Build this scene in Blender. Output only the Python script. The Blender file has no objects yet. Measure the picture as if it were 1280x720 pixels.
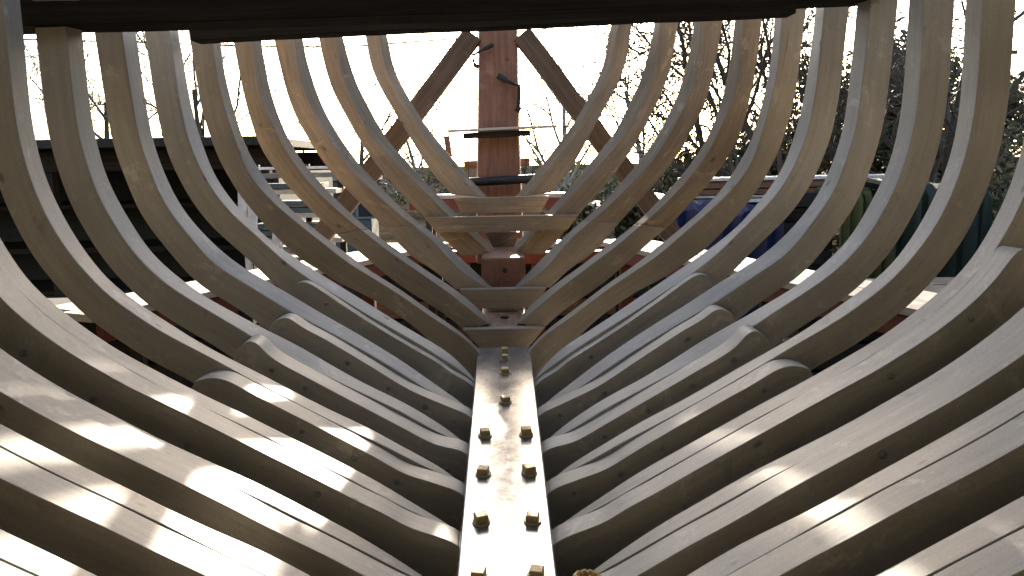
import bpy, math, random
from mathutils import Vector, Matrix
import numpy as np

scene = bpy.context.scene
col = scene.collection
HC = 2.8                                   # eye height above the yard
# ------------------------------------------------------------------ camera
FPX, CX, CY = 1000.0, 640.0, 360.0
ROLL = math.radians(1.03)
PITCH = math.atan(155.0 / FPX)
YAW = math.radians(-0.5239513)
cp, sp = math.cos(PITCH), math.sin(PITCH)
cr, sr = math.cos(ROLL), math.sin(ROLL)
cyw, syw = math.cos(YAW), math.sin(YAW)
def yawv(v): return Vector((cyw*v[0]-syw*v[1], syw*v[0]+cyw*v[1], v[2]))
R0, U0, F0 = yawv((1, 0, 0)), yawv((0, sp, cp)), yawv((0, cp, -sp))
def ray(px, py):
    dx, dy = px-CX, py-CY
    u, v = cr*dx-sr*dy, sr*dx+cr*dy
    return R0*u - U0*v + F0*FPX
def at(px, py, Y):                          # point seen at a photo pixel, Y metres ahead
    r = ray(px, py); r = r*(Y/r.y); return Vector((r.x, r.y, r.z+HC))
def atz(px, py, z):                         # same, at height z above the eye
    r = ray(px, py); r = r*(z/r.z); return Vector((r.x, r.y, r.z+HC))
X0 = -0.012                                 # hull centre plane
PHI = math.radians(5.55968)                 # slope of the keel
KD, KN = Vector((0, math.cos(PHI), math.sin(PHI))), Vector((0, -math.sin(PHI), math.cos(PHI)))
def keel(x, Y, h=0.0):                      # point on the top of the keelson
    z = (-1.6 + Y*math.sin(PHI))/math.cos(PHI)
    return Vector((X0+x, Y, z+HC)) + KN*h

cam = bpy.data.objects.new('camera', bpy.data.cameras.new('camera'))
col.objects.link(cam)
cxv, cyv = R0*cr-U0*sr, R0*sr+U0*cr
m = Matrix((cxv, cyv, -F0)).transposed().to_4x4(); m.translation = (0, 0, HC)
cam.matrix_world = m
cam.data.sensor_width = 36; cam.data.lens = 36*FPX/1280
cam.data.clip_start = 0.05; cam.data.clip_end = 3000
scene.camera = cam

# ------------------------------------------------------------------ materials
def nmat(name):
    mt = bpy.data.materials.new(name); mt.use_nodes = True
    nt = mt.node_tree; b = nt.nodes['Principled BSDF']
    return mt, nt, b
def N(nt, t, **kw):
    n = nt.nodes.new(t)
    for k, v in kw.items():
        if k in n.inputs: n.inputs[k].default_value = v
        else: setattr(n, k, v)
    return n
def mix(nt, fac, a, b, blend='MIX'):
    n = nt.nodes.new('ShaderNodeMix'); n.data_type = 'RGBA'; n.blend_type = blend
    for s, v in ((0, fac), (6, a), (7, b)):
        if hasattr(v, 'links') or isinstance(v, bpy.types.NodeSocket): nt.links.new(v, n.inputs[s])
        elif s == 0: n.inputs[0].default_value = v
        else: n.inputs[s].default_value = (*v, 1)
    return n.outputs[2]
def ramp(nt, src, stops):
    r = nt.nodes.new('ShaderNodeValToRGB'); nt.links.new(src, r.inputs[0])
    e = r.color_ramp.elements
    while len(e) < len(stops): e.new(0.5)
    for i, (p, c) in enumerate(stops):
        e[i].position = p; e[i].color = (c, c, c, 1) if not isinstance(c, tuple) else (*c, 1)
    return r.outputs[0]
def wood(name, c1, c2, rough=0.6, uv=True, grain=(2.5, 38, 38), knots=True, bump=0.25, spec=0.35, dirt=0.35, rvar=0.25, crk=0.7):
    mt, nt, b = nmat(name); L = nt.links.new
    tc = N(nt, 'ShaderNodeTexCoord'); src = tc.outputs['UV' if uv else 'Object']
    oi = N(nt, 'ShaderNodeObjectInfo')
    off = N(nt, 'ShaderNodeVectorMath', operation='ADD'); L(src, off.inputs[0])
    cb = N(nt, 'ShaderNodeMath', operation='MULTIPLY'); L(oi.outputs['Random'], cb.inputs[0]); cb.inputs[1].default_value = 37
    L(cb.outputs[0], off.inputs[1])
    mp = N(nt, 'ShaderNodeMapping'); L(off.outputs[0], mp.inputs[0]); mp.inputs['Scale'].default_value = grain
    g = N(nt, 'ShaderNodeTexNoise', Scale=1.0, Detail=5.0, Roughness=0.65); L(mp.outputs[0], g.inputs['Vector'])
    big = N(nt, 'ShaderNodeTexNoise', Scale=3.0, Detail=3.0); L(off.outputs[0], big.inputs['Vector'])
    fine = N(nt, 'ShaderNodeTexNoise', Scale=160.0, Detail=2.0); L(off.outputs[0], fine.inputs['Vector'])
    base = mix(nt, ramp(nt, g.outputs[0], [(0.32, 0.0), (0.68, 1.0)]), c1, c2)
    base = mix(nt, dirt, base, ramp(nt, big.outputs[0], [(0.3, 0.45), (0.7, 1.0)]), 'MULTIPLY')
    base = mix(nt, 0.22, base, ramp(nt, fine.outputs[0], [(0.35, 0.45), (0.65, 1.0)]), 'MULTIPLY')
    rv = N(nt, 'ShaderNodeMapRange'); L(oi.outputs['Random'], rv.inputs[0]); rv.inputs[3].default_value = 1-rvar; rv.inputs[4].default_value = 1.0
    base = mix(nt, 1.0, base, rv.outputs[0], 'MULTIPLY')
    if knots:
        mk = N(nt, 'ShaderNodeMapping'); L(off.outputs[0], mk.inputs[0]); mk.inputs['Scale'].default_value = (5, 9, 9)
        v = N(nt, 'ShaderNodeTexVoronoi', Scale=1.0); L(mk.outputs[0], v.inputs['Vector'])
        sel = N(nt, 'ShaderNodeSeparateColor'); L(v.outputs['Color'], sel.inputs[0])
        gt = N(nt, 'ShaderNodeMath', operation='GREATER_THAN'); L(sel.outputs[0], gt.inputs[0]); gt.inputs[1].default_value = 0.72
        dist = ramp(nt, v.outputs['Distance'], [(0.05, 1.0), (0.13, 0.0)])
        mm = N(nt, 'ShaderNodeMath', operation='MULTIPLY'); L(gt.outputs[0], mm.inputs[0]); L(dist, mm.inputs[1])
        mm2 = N(nt, 'ShaderNodeMath', operation='MULTIPLY'); L(mm.outputs[0], mm2.inputs[0]); mm2.inputs[1].default_value = 0.75
        base = mix(nt, mm2.outputs[0], base, tuple(x*0.22 for x in c1))
        wn = N(nt, 'ShaderNodeTexNoise', Scale=5.5, Detail=9.0, Roughness=0.72, Distortion=0.4); L(off.outputs[0], wn.inputs['Vector'])
        base = mix(nt, ramp(nt, wn.outputs[0], [(0.60, 0.0), (0.66, 0.45)]), base, tuple(x*0.55 for x in c1))
        base = mix(nt, ramp(nt, wn.outputs[0], [(0.36, 0.35), (0.42, 0.0)]), base, tuple(min(1, x*1.35) for x in c2))
        # checks and splits along the grain
        ms = N(nt, 'ShaderNodeMapping'); L(off.outputs[0], ms.inputs[0]); ms.inputs['Scale'].default_value = (1.3, 30, 30)
        sn = N(nt, 'ShaderNodeTexNoise', Scale=1.0, Detail=3.0, Roughness=0.7); L(ms.outputs[0], sn.inputs['Vector'])
        crack = ramp(nt, sn.outputs[0], [(0.725, 0.0), (0.75, crk)])
        base = mix(nt, crack, base, tuple(x*0.2 for x in c1))
    L(base, b.inputs['Base Color'])
    b.inputs['Roughness'].default_value = rough; b.inputs['Specular IOR Level'].default_value = spec
    bp = N(nt, 'ShaderNodeBump', Strength=bump, Distance=0.01)
    L(g.outputs[0], bp.inputs['Height']); L(bp.outputs[0], b.inputs['Normal'])
    return mt
def plain(name, c, rough=0.6, metal=0.0, scale=12, amt=0.5, bump=0.1, spec=0.5):
    mt, nt, b = nmat(name); L = nt.links.new
    tc = N(nt, 'ShaderNodeTexCoord')
    n = N(nt, 'ShaderNodeTexNoise', Scale=scale, Detail=5.0, Roughness=0.65); L(tc.outputs['Object'], n.inputs['Vector'])
    L(mix(nt, amt, c, mix(nt, ramp(nt, n.outputs[0], [(0.3, 0.0), (0.7, 1.0)]), tuple(x*0.45 for x in c), tuple(min(1, x*1.25) for x in c))), b.inputs['Base Color'])
    b.inputs['Roughness'].default_value = rough; b.inputs['Metallic'].default_value = metal
    b.inputs['Specular IOR Level'].default_value = spec
    bp = N(nt, 'ShaderNodeBump', Strength=bump, Distance=0.02); L(n.outputs[0], bp.inputs['Height']); L(bp.outputs[0], b.inputs['Normal'])
    return mt

M = {}
M['grey'] = wood('grey_primed_oak', (0.365, 0.335, 0.28), (0.45, 0.415, 0.355), rough=0.45, bump=0.08, spec=0.45, dirt=0.3, rvar=0.15, crk=0.3)
M['mid'] = wood('weathered_primed_oak', (0.32, 0.265, 0.195), (0.39, 0.33, 0.25), rough=0.5, bump=0.22, spec=0.35, dirt=0.45, rvar=0.15, crk=0.5)
M['tan'] = wood('bare_tan_oak', (0.31, 0.235, 0.155), (0.44, 0.345, 0.24), rough=0.6, bump=0.3, spec=0.2, dirt=0.45)
M['post'] = wood('red_brown_timber', (0.21, 0.10, 0.065), (0.33, 0.175, 0.12), rough=0.6, uv=False, grain=(30, 30, 2.2), bump=0.3)
M['dead'] = wood('brown_deadwood', (0.22, 0.12, 0.07), (0.42, 0.26, 0.16), rough=0.6, uv=False, grain=(30, 3, 30), bump=0.3)
M['brace'] = wood('dark_brown_timber', (0.075, 0.05, 0.033), (0.16, 0.11, 0.075), rough=0.7, bump=0.4, grain=(1.5, 30, 30))
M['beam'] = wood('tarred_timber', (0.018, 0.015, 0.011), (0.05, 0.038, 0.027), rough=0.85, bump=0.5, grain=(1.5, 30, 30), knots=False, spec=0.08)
M['plank'] = wood('pale_plank', (0.55, 0.48, 0.38), (0.72, 0.65, 0.54), rough=0.6, bump=0.2, grain=(1.5, 30, 30))
M['plankgrey'] = wood('grey_plank', (0.20, 0.20, 0.18), (0.34, 0.33, 0.30), rough=0.7, bump=0.3, grain=(1.5, 30, 30))
M['plankbrown'] = wood('brown_plank', (0.20, 0.10, 0.05), (0.36, 0.20, 0.11), rough=0.7, bump=0.3, grain=(1.5, 30, 30))
M['screenboard'] = wood('pale_screen_board', (0.24, 0.225, 0.17), (0.36, 0.335, 0.26), rough=0.85, uv=False, grain=(6, 6, 0.6), spec=0.1)  # pale boards of the added screen, bouncing fill onto the rib fronts
M['red'] = plain('red_lead_paint', (0.17, 0.045, 0.025), 0.7)
M['dark'] = plain('creosoted_board', (0.02, 0.018, 0.015), 0.8, amt=0.8)
M['iron'] = plain('black_iron', (0.035, 0.033, 0.03), 0.5, 0.6)
M['rustbar'] = plain('rusty_bar', (0.13, 0.06, 0.045), 0.7, 0.1)
M['bolt'] = plain('yellow_zinc_bolt', (0.42, 0.31, 0.15), 0.5, 0.3, scale=70, amt=0.6)
M['dullbolt'] = plain('painted_bolt_head', (0.20, 0.20, 0.19), 0.5, 0.2, scale=60)
M['washer'] = plain('dull_brass_washer', (0.36, 0.29, 0.17), 0.5, 0.4, scale=70)
M['bluetarp'] = plain('blue_tarpaulin', (0.006, 0.014, 0.065), 0.5, scale=4, bump=0.5)
M['olive'] = plain('olive_canvas', (0.10, 0.11, 0.03), 0.7, scale=5, bump=0.4)
M['greentarp'] = plain('dark_green_sheet', (0.007, 0.022, 0.012), 0.6, scale=5, bump=0.4)
M['bluegrey'] = plain('blue_grey_cladding', (0.075, 0.105, 0.105), 0.6, scale=3)
M['paleblue'] = plain('pale_blue_render', (0.30, 0.38, 0.40), 0.8, scale=3)
M['white'] = plain('white_paint', (0.78, 0.76, 0.72), 0.5)
M['glass'] = plain('window_glass', (0.02, 0.025, 0.03), 0.08, amt=0.1, bump=0.0)
M['roofing'] = plain('grey_roofing', (0.09, 0.09, 0.085), 0.8)
M['bark'] = plain('bark', (0.055, 0.045, 0.032), 0.85, scale=20)
M['bloombark'] = plain('bloom_pale_bark', (0.20, 0.18, 0.15), 0.85, scale=20)  # paler bark copy: sky bloom over the distant trees put into the colour
M['rope'] = plain('manila_rope', (0.55, 0.36, 0.12), 0.7, scale=60)
def leafmat():
    mt, nt, b = nmat('dark_ivy_leaf'); L = nt.links.new
    oi = N(nt, 'ShaderNodeNewGeometry')
    L(ramp(nt, oi.outputs['Random Per Island'], [(0.0, (0.03, 0.035, 0.015)), (0.5, (0.07, 0.07, 0.03)), (0.8, (0.13, 0.115, 0.06)), (1.0, (0.16, 0.10, 0.05))]), b.inputs['Base Color'])
    b.inputs['Roughness'].default_value = 0.75; b.inputs['Specular IOR Level'].default_value = 0.15
    return mt
M['leaf'] = leafmat()
def groundmat():
    mt, nt, b = nmat('muddy_yard'); L = nt.links.new
    tc = N(nt, 'ShaderNodeTexCoord')
    n = N(nt, 'ShaderNodeTexNoise', Scale=0.6, Detail=8.0, Roughness=0.6); L(tc.outputs['Object'], n.inputs['Vector'])
    n2 = N(nt, 'ShaderNodeTexNoise', Scale=14.0, Detail=4.0); L(tc.outputs['Object'], n2.inputs['Vector'])
    c = mix(nt, ramp(nt, n.outputs[0], [(0.4, 0.0), (0.6, 1.0)]), (0.022, 0.018, 0.013), (0.05, 0.042, 0.028))
    c = mix(nt, 0.5, c, ramp(nt, n2.outputs[0], [(0.3, 0.3), (0.7, 1.0)]), 'MULTIPLY')
    L(c, b.inputs['Base Color']); b.inputs['Roughness'].default_value = 0.95; b.inputs['Specular IOR Level'].default_value = 0.0
    bp = N(nt, 'ShaderNodeBump', Strength=0.5, Distance=0.05); L(n2.outputs[0], bp.inputs['Height']); L(bp.outputs[0], b.inputs['Normal'])
    return mt
M['ground'] = groundmat()
def keelsonmat():
    mt, nt, b = nmat('worn_zinc_plate'); L = nt.links.new
    tc = N(nt, 'ShaderNodeTexCoord')
    n = N(nt, 'ShaderNodeTexNoise', Scale=7.0, Detail=7.0, Roughness=0.62, Distortion=0.6); L(tc.outputs['Object'], n.inputs['Vector'])
    n2 = N(nt, 'ShaderNodeTexNoise', Scale=45.0, Detail=4.0, Roughness=0.7); L(tc.outputs['Object'], n2.inputs['Vector'])
    f = ramp(nt, n.outputs[0], [(0.40, 0.0), (0.58, 1.0)])
    c = mix(nt, f, (0.36, 0.362, 0.355), (0.44, 0.435, 0.415))
    c = mix(nt, 0.35, c, ramp(nt, n2.outputs[0], [(0.34, 0.3), (0.55, 1.0)]), 'MULTIPLY')
    L(c, b.inputs['Base Color']); b.inputs['Metallic'].default_value = 0.85
    rr = N(nt, 'ShaderNodeMapRange'); L(f, rr.inputs[0]); rr.inputs[3].default_value = 0.20; rr.inputs[4].default_value = 0.26
    L(rr.outputs[0], b.inputs['Roughness'])
    bp = N(nt, 'ShaderNodeBump', Strength=0.05, Distance=0.004); L(n2.outputs[0], bp.inputs['Height']); L(bp.outputs[0], b.inputs['Normal'])
    return mt
M['keelson'] = keelsonmat()

# ------------------------------------------------------------------ object helpers
def tag(o, label, cat=None, group=None, kind=None):
    if label: o['label'] = label
    if cat: o['category'] = cat
    if group: o['group'] = group
    if kind: o['kind'] = kind
    return o
def link(name, me, mat, parent=None):
    o = bpy.data.objects.new(name, me); col.objects.link(o)
    if mat and not me.materials: me.materials.append(mat)
    if parent is not None:
        o.parent = parent; o.location = -parent.location
    return o
def empty(name, loc=(0, 0, 0)):
    o = bpy.data.objects.new(name, None); o.empty_display_size = 0.2
    col.objects.link(o); o.location = loc
    return o
class MB:
    def __init__(s): s.v = []; s.f = []; s.uv = []
    def quadgrid(s, rows, us=None):
        """rows: list of closed sections (equal length) -> tube with caps; uv = along, around (metres)"""
        b = len(s.v); n = len(rows[0])
        for r in rows: s.v += [tuple(p) for p in r]
        if us is None:
            us = [0.0]
            for a, c in zip(rows, rows[1:]): us.append(us[-1]+(Vector(c[0])-Vector(a[0])).length)
        per = [0.0]
        r0 = rows[len(rows)//2]
        for i in range(n): per.append(per[-1]+(Vector(r0[(i+1) % n])-Vector(r0[i])).length)
        for i in range(len(rows)-1):
            for j in range(n):
                k = (j+1) % n
                s.f.append((b+i*n+j, b+i*n+k, b+(i+1)*n+k, b+(i+1)*n+j))
                s.uv.append(((us[i], per[j]), (us[i], per[j+1]), (us[i+1], per[j+1]), (us[i+1], per[j])))
        for i, rev in ((0, True), (len(rows)-1, False)):
            ids = [b+i*n+j for j in range(n)]
            uvs = [((Vector(rows[i][j])-Vector(rows[i][0])).length*0.3, per[j]) for j in range(n)]
            if rev: ids.reverse(); uvs.reverse()
            s.f.append(tuple(ids)); s.uv.append(tuple(uvs))
    def bar(s, a, b, w, h, up=(0, 0, 1), seg=1, bow=0.0, jit=0.0, rnd=None):
        """rectangular timber from a to b, w across, h along up"""
        a, b = Vector(a), Vector(b); d = (b-a).normalized(); up = Vector(up)
        sd = d.cross(up).normalized(); u2 = sd.cross(d).normalized()
        rows = []
        for i in range(seg+1):
            t = i/seg; c = a.lerp(b, t)+u2*(bow*4*t*(1-t))
            if rnd: c = c+sd*rnd.uniform(-jit, jit)+u2*rnd.uniform(-jit, jit)
            rows.append([c-sd*w/2-u2*h/2, c+sd*w/2-u2*h/2, c+sd*w/2+u2*h/2, c-sd*w/2+u2*h/2])
        s.quadgrid(rows)
    def box(s, c, sx, sy, sz): s.bar((c[0]-sx/2, c[1], c[2]), (c[0]+sx/2, c[1], c[2]), sy, sz)
    def tube(s, pts, rads, n=8):
        pts = [Vector(p) for p in pts]; rows = []; prev = None
        for i, p in enumerate(pts):
            d = (pts[min(i+1, len(pts)-1)]-pts[max(i-1, 0)]).normalized()
            ref = prev if prev is not None else (Vector((0, 0, 1)) if abs(d.z) < 0.9 else Vector((1, 0, 0)))
            x = (ref-d*ref.dot(d)).normalized(); y = d.cross(x); prev = x
            rows.append([p+(x*math.cos(2*math.pi*j/n)+y*math.sin(2*math.pi*j/n))*rads[i] for j in range(n)])
        s.quadgrid(rows)
    def build(s, name, mat, parent=None, bevel=0.0, smooth=False, seg=2):
        me = bpy.data.meshes.new(name); me.from_pydata(s.v, [], s.f)
        uvl = me.uv_layers.new(name='UVMap'); i = 0
        for f in s.uv:
            for c in f: uvl.data[i].uv = c; i += 1
        me.validate(); me.update()
        import bmesh
        bm = bmesh.new(); bm.from_mesh(me); bmesh.ops.recalc_face_normals(bm, faces=bm.faces); bm.to_mesh(me); bm.free()
        if smooth:
            me.shade_smooth()
        else:
            me.shade_flat()
        o = link(name, me, mat, parent)
        if bevel:
            bv = o.modifiers.new('edge', 'BEVEL'); bv.width = bevel; bv.segments = seg
            bv.limit_method = 'ANGLE'; bv.angle_limit = math.radians(40); bv.harden_normals = False
        if smooth:
            me.set_sharp_from_angle(angle=math.radians(35))
        if bevel:
            wn = o.modifiers.new('weighted', 'WEIGHTED_NORMAL'); wn.keep_sharp = False; wn.weight = 100
        return o

# ------------------------------------------------------------------ ribs, from traces of the hull's inner surface
YK = {14: 1.42, 13: 1.78, 12: 2.14, 11: 2.50, 10: 2.86, 9: 3.23, 8: 3.60, 7: 3.98, 6: 4.37, 5: 4.76, 4: 5.13, 3: 5.49, 2: 5.87, 1: 6.24}
SID = 0.105                                   # siding of a main futtock
# traces in photo px (1280x720), left side. B inner-back, I inner-front, O outer-front, FL floor front
T={
1:dict(B=[(485,48),(495,90),(520,137),(543,170),(585,220),(610,247)],I=[(475,48),(484,90),(507,133),(530,170),(560,205),(583,230),(596.5,246)],O=[(457,48),(463,80),(477,113),(507,163),(537,212),(564,243)]),
2:dict(B=[(429.6,49),(435,69.6),(446,103),(462.5,136),(483,172),(512,205),(543,239),(575.6,272),(597.5,291),(621,316)],I=[(421,50),(423,66),(429,99),(446,138),(467,172),(501.7,209.6),(533,241),(562,270),(585,291),(615,318)],O=[(399,51),(404,76),(414.6,111),(433,146.7),(456,186),(485,224),(510,251),(531,272),(547.5,291),(576.7,320)]),
3:dict(B=[(379,49),(383,71.7),(391.7,101),(404,134),(423,168),(446,201),(466.7,224),(501.7,259.6),(543,293),(572.5,319),(615,359)],I=[(368,50),(371,70),(377,103),(391.7,140),(411,173),(433,205),(462,235),(501.7,270),(539,299),(576.7,339),(609,359)],O=[(344,57),(350,84),(360,121.7),(373,153),(387,176),(400,197),(421,224),(450,254),(477,281),(510,317),(543,339),(570,362)]),
4:dict(B=[(327,51),(331,80),(337.5,109),(346,138),(360,172),(371,191),(383,208.5),(404,232.5),(429,257.5),(459,285),(499,314),(535,339),(572.5,364),(606,393),(614,406)],I=[(316,52),(319,82),(325,119.6),(339.6,155),(349,172),(360,193),(383,224),(408,250),(435,274),(466.7,299),(486,314),(522.5,339),(564,368),(593,391),(612,405)],O=[(292,53),(297,82),(305,121),(312.5,149),(322,177),(333,197),(352,224),(371,245),(393.7,268),(416.7,290),(445,312),(469,332),(493,352),(526.7,374.6),(556,393),(579,412)]),
5:dict(B=[(276,50),(280,84),(286.7,115),(297,151),(304,173),(312.5,193),(327,216),(346,243),(366.7,264),(393.7,286.7),(430,314),(463,338),(501,362),(543,392),(572.5,412),(597.5,435)],I=[(266,50),(269,80),(274,108),(284.6,146.7),(295,177),(305,205),(316.7,226),(341.7,253),(368.7,276),(404,304),(433,327),(465,347),(500,368.5),(543,398.5),(576.7,420),(595,436)],O=[(235.6,42.5),(241,71.7),(246,107),(253,142.5),(265,178),(274,201),(293,234.6),(303,249),(316.7,266),(341.7,293),(366,316),(383,330),(400,337),(416.7,350.6)]),
6:dict(B=[(224,42.5),(228,67.5),(235.6,111),(243,146.7),(252.5,177),(263.7,207.5),(274,228),(291,251),(305,267),(327,291),(346,306),(381,330),(408,346.5),(446,370),(500,404),(543,429),(568,446),(590,470)],I=[(212,42.5),(218,82),(222,113),(232.5,165),(236,178),(249,207.5),(263.7,234.6),(286.7,264),(323,296),(343.7,316),(362.5,332),(387.5,349.6),(425,372.5),(466.7,397.5),(512,423),(551.7,447),(589,472)],O=[(183,42.5),(187.7,82),(193,117.5),(200,153),(208,180),(218,211.7),(234.6,243),(261.7,278),(298,317),(319,332),(331,342),(350,356),(358,361)],
 FL=[(369,355),(379,352),(391.7,357),(425,379),(466.7,406),(512,433),(545,452),(564,465.6),(588,480)]),
7:dict(B=[(170.6,42.5),(176,78),(181.5,119.6),(192,177),(198,195),(209.6,225),(228,259.6),(253,290),(280,316),(304,334),(316.7,342),(348,359),(400,390),(446,416),(500,449),(543,479),(570,498),(587,511)],I=[(152,38),(160,92),(170,155),(176,182.5),(189,216),(203,251),(224,280),(249,310),(266,330),(295,347.5),(331,370),(369,393),(404,411),(462.5,443),(512,473),(543,493),(568,503),(585,514)],O=[(114,50),(125,103),(132.5,138),(142,178),(151,211.6),(164,241),(182.5,272),(209.5,313),(226,331),(249,351.6),(274,370),(301,390),(319,401),(335,410)],
 FL=[(341,403),(352,397),(362,398),(380,410),(410,426),(462,457),(512,487),(560,508),(587,520)]),
8:dict(B=[(125,193),(132.5,218),(143,241),(161.7,274),(188,314),(203,329),(234.6,355),(259.6,372.5),(286.7,387),(316,403),(341.7,416),(383,437),(411,454),(459,480.5),(505,502.5),(543,525),(576.7,549)],I=[(125,251),(139,274),(151,295),(166,315),(186.7,337),(214,360),(245,379),(276,397.5),(307.5,416),(320,424),(352,442),(391.7,462.5),(433,482),(477,503),(500,513.5),(549.6,541.7),(583,557)],O=[(125,316),(136.7,333),(151,347.5),(174,366),(195,385),(224,408),(255,426.7),(286.7,442)],
 FL=[(297,436),(309,426),(322,430),(344,450),(403,482),(460,512),(500,533),(543,555),(580,565)]),
9:dict(B=[(125,337),(141,356),(159.6,368),(180,384),(209.6,401.7),(236.7,420),(270,439),(304,456),(341.7,475),(383,497),(425,517.7),(459,533),(501,556.5),(543,579),(572.5,599)],I=[(125,360),(141,374.6),(166,391),(193,410),(224,426.7),(268,449),(300,467),(341.7,489),(400,519),(458,547),(491,562),(530,583),(576,603)],O=[(125,414),(141,426.7),(161.7,439),(184.6,453.7),(236.7,482)],
 FL=[(243,477),(255,473),(266,472),(284.6,476),(320,495),(346,508),(404,537.5),(464,569),(506,592),(543,604),(577,617)]),
10:dict(B=[(125,422.5),(157.5,443),(171,450),(207.5,469),(245,488.5),(286.7,508),(310,519),(341.7,535),(389.6,559),(433,581),(463,596),(501.7,619),(531,637.7),(572,662)],I=[(125,442),(137.7,450),(172,467.7),(218,492.7),(266,514.6),(310,535),(362.5,562),(433,597),(485,624),(510,637),(568,664)],
 FL=[(125,463.5),(161.7,484),(207.5,506),(266,535),(310,557),(346,575),(393.7,599),(446,626),(480,642),(512,659.6),(570,680)]),
11:dict(B=[(125,510),(155,525),(203,550),(249,570),(276,583),(310,597),(341.7,612.7),(373,629),(387.5,637.7),(416.7,651),(459,675),(495,697),(526.7,719)],I=[(125,533),(161,550),(216,575),(255,591.7),(310,617),(352,638),(402,662.7),(450,686.7),(505,715)],
 FL=[(125,556),(159,572),(217,600),(276,629),(310,646.5),(352,668),(404,693),(452,718)]),
12:dict(B=[(125,593),(172,615),(224,642),(276,666),(310,679),(352,699),(383,716)],I=[(125,618),(182.5,645),(245,676),(320,715)],FL=[(125,656.5),(193,690),(253,718)]),
}

def pl(pts, Y):                               # -> (x, z) in the rib's plane, z relative to the eye
    return np.array([(lambda p: (p.x, p.z-HC))(at(px, py, Y)) for px, py in pts])
def resample(P, n, sm=1.6):
    d = np.r_[0, np.cumsum(np.hypot(*np.diff(P, axis=0).T))]
    # Catmull-Rom through the points, then even spacing and a light smoothing
    Q = []
    PP = np.vstack([2*P[0]-P[1], P, 2*P[-1]-P[-2]])
    for i in range(len(P)-1):
        p0, p1, p2, p3 = PP[i:i+4]
        for t in np.linspace(0, 1, 12, endpoint=False):
            Q.append(0.5*((2*p1)+(-p0+p2)*t+(2*p0-5*p1+4*p2-p3)*t*t+(-p0+3*p1-3*p2+p3)*t**3))
    Q.append(P[-1]); Q = np.array(Q)
    d = np.r_[0, np.cumsum(np.hypot(*np.diff(Q, axis=0).T))]
    s = np.linspace(0, d[-1], n)
    R = np.c_[np.interp(s, d, Q[:, 0]), np.interp(s, d, Q[:, 1])]
    k = np.exp(-0.5*(np.arange(-4, 5)/sm)**2); k /= k.sum()
    E = np.vstack([2*R[0]-R[4:0:-1], R, 2*R[-1]-R[-2:-6:-1]])
    return np.c_[np.convolve(E[:, 0], k, 'valid'), np.convolve(E[:, 1], k, 'valid')]
def normals(P):                               # unit normals pointing outboard/down on the port side
    t = np.gradient(P, axis=0); t /= np.hypot(*t.T)[:, None]
    return np.c_[t[:, 1], -t[:, 0]]
ZTOP = 1.12
def extend_top(P, ref=None):
    """carry a curve up to the sheer; ref = finished curve of the next rib aft to follow"""
    P = [tuple(p) for p in P]
    x0, z0 = P[0]
    if ref is None:
        x1, z1 = P[min(2, len(P)-1)]; sl = (x0-x1)/(z0-z1)
        up = []
        z = z0
        while z < ZTOP-0.05:
            z = min(z+0.12, ZTOP); sl *= 0.75; x0 = x0+sl*(z-(up[-1][1] if up else z0)); up.append((x0, z))
        return np.array(up[::-1]+P)
    rz = ref[::-1, 1]; rx = ref[::-1, 0]; o = np.argsort(rz)
    dlt = x0-np.interp(z0, rz[o], rx[o])
    up = []
    for z in np.arange(ZTOP, z0+0.05, -0.13):
        f = 0.55+0.45*max(0.0, 1-(z-z0)/0.9)
        up.append((np.interp(z, rz[o], rx[o])+dlt*f, z))
    return np.array(up+P)
NS = 84
SH = {}
def shift_shape(P, k):                        # ribs nearer than the photo's edge: the shape of the twelfth, eased outboard
    return P+np.array([-0.012*k, -0.012*k])
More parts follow.
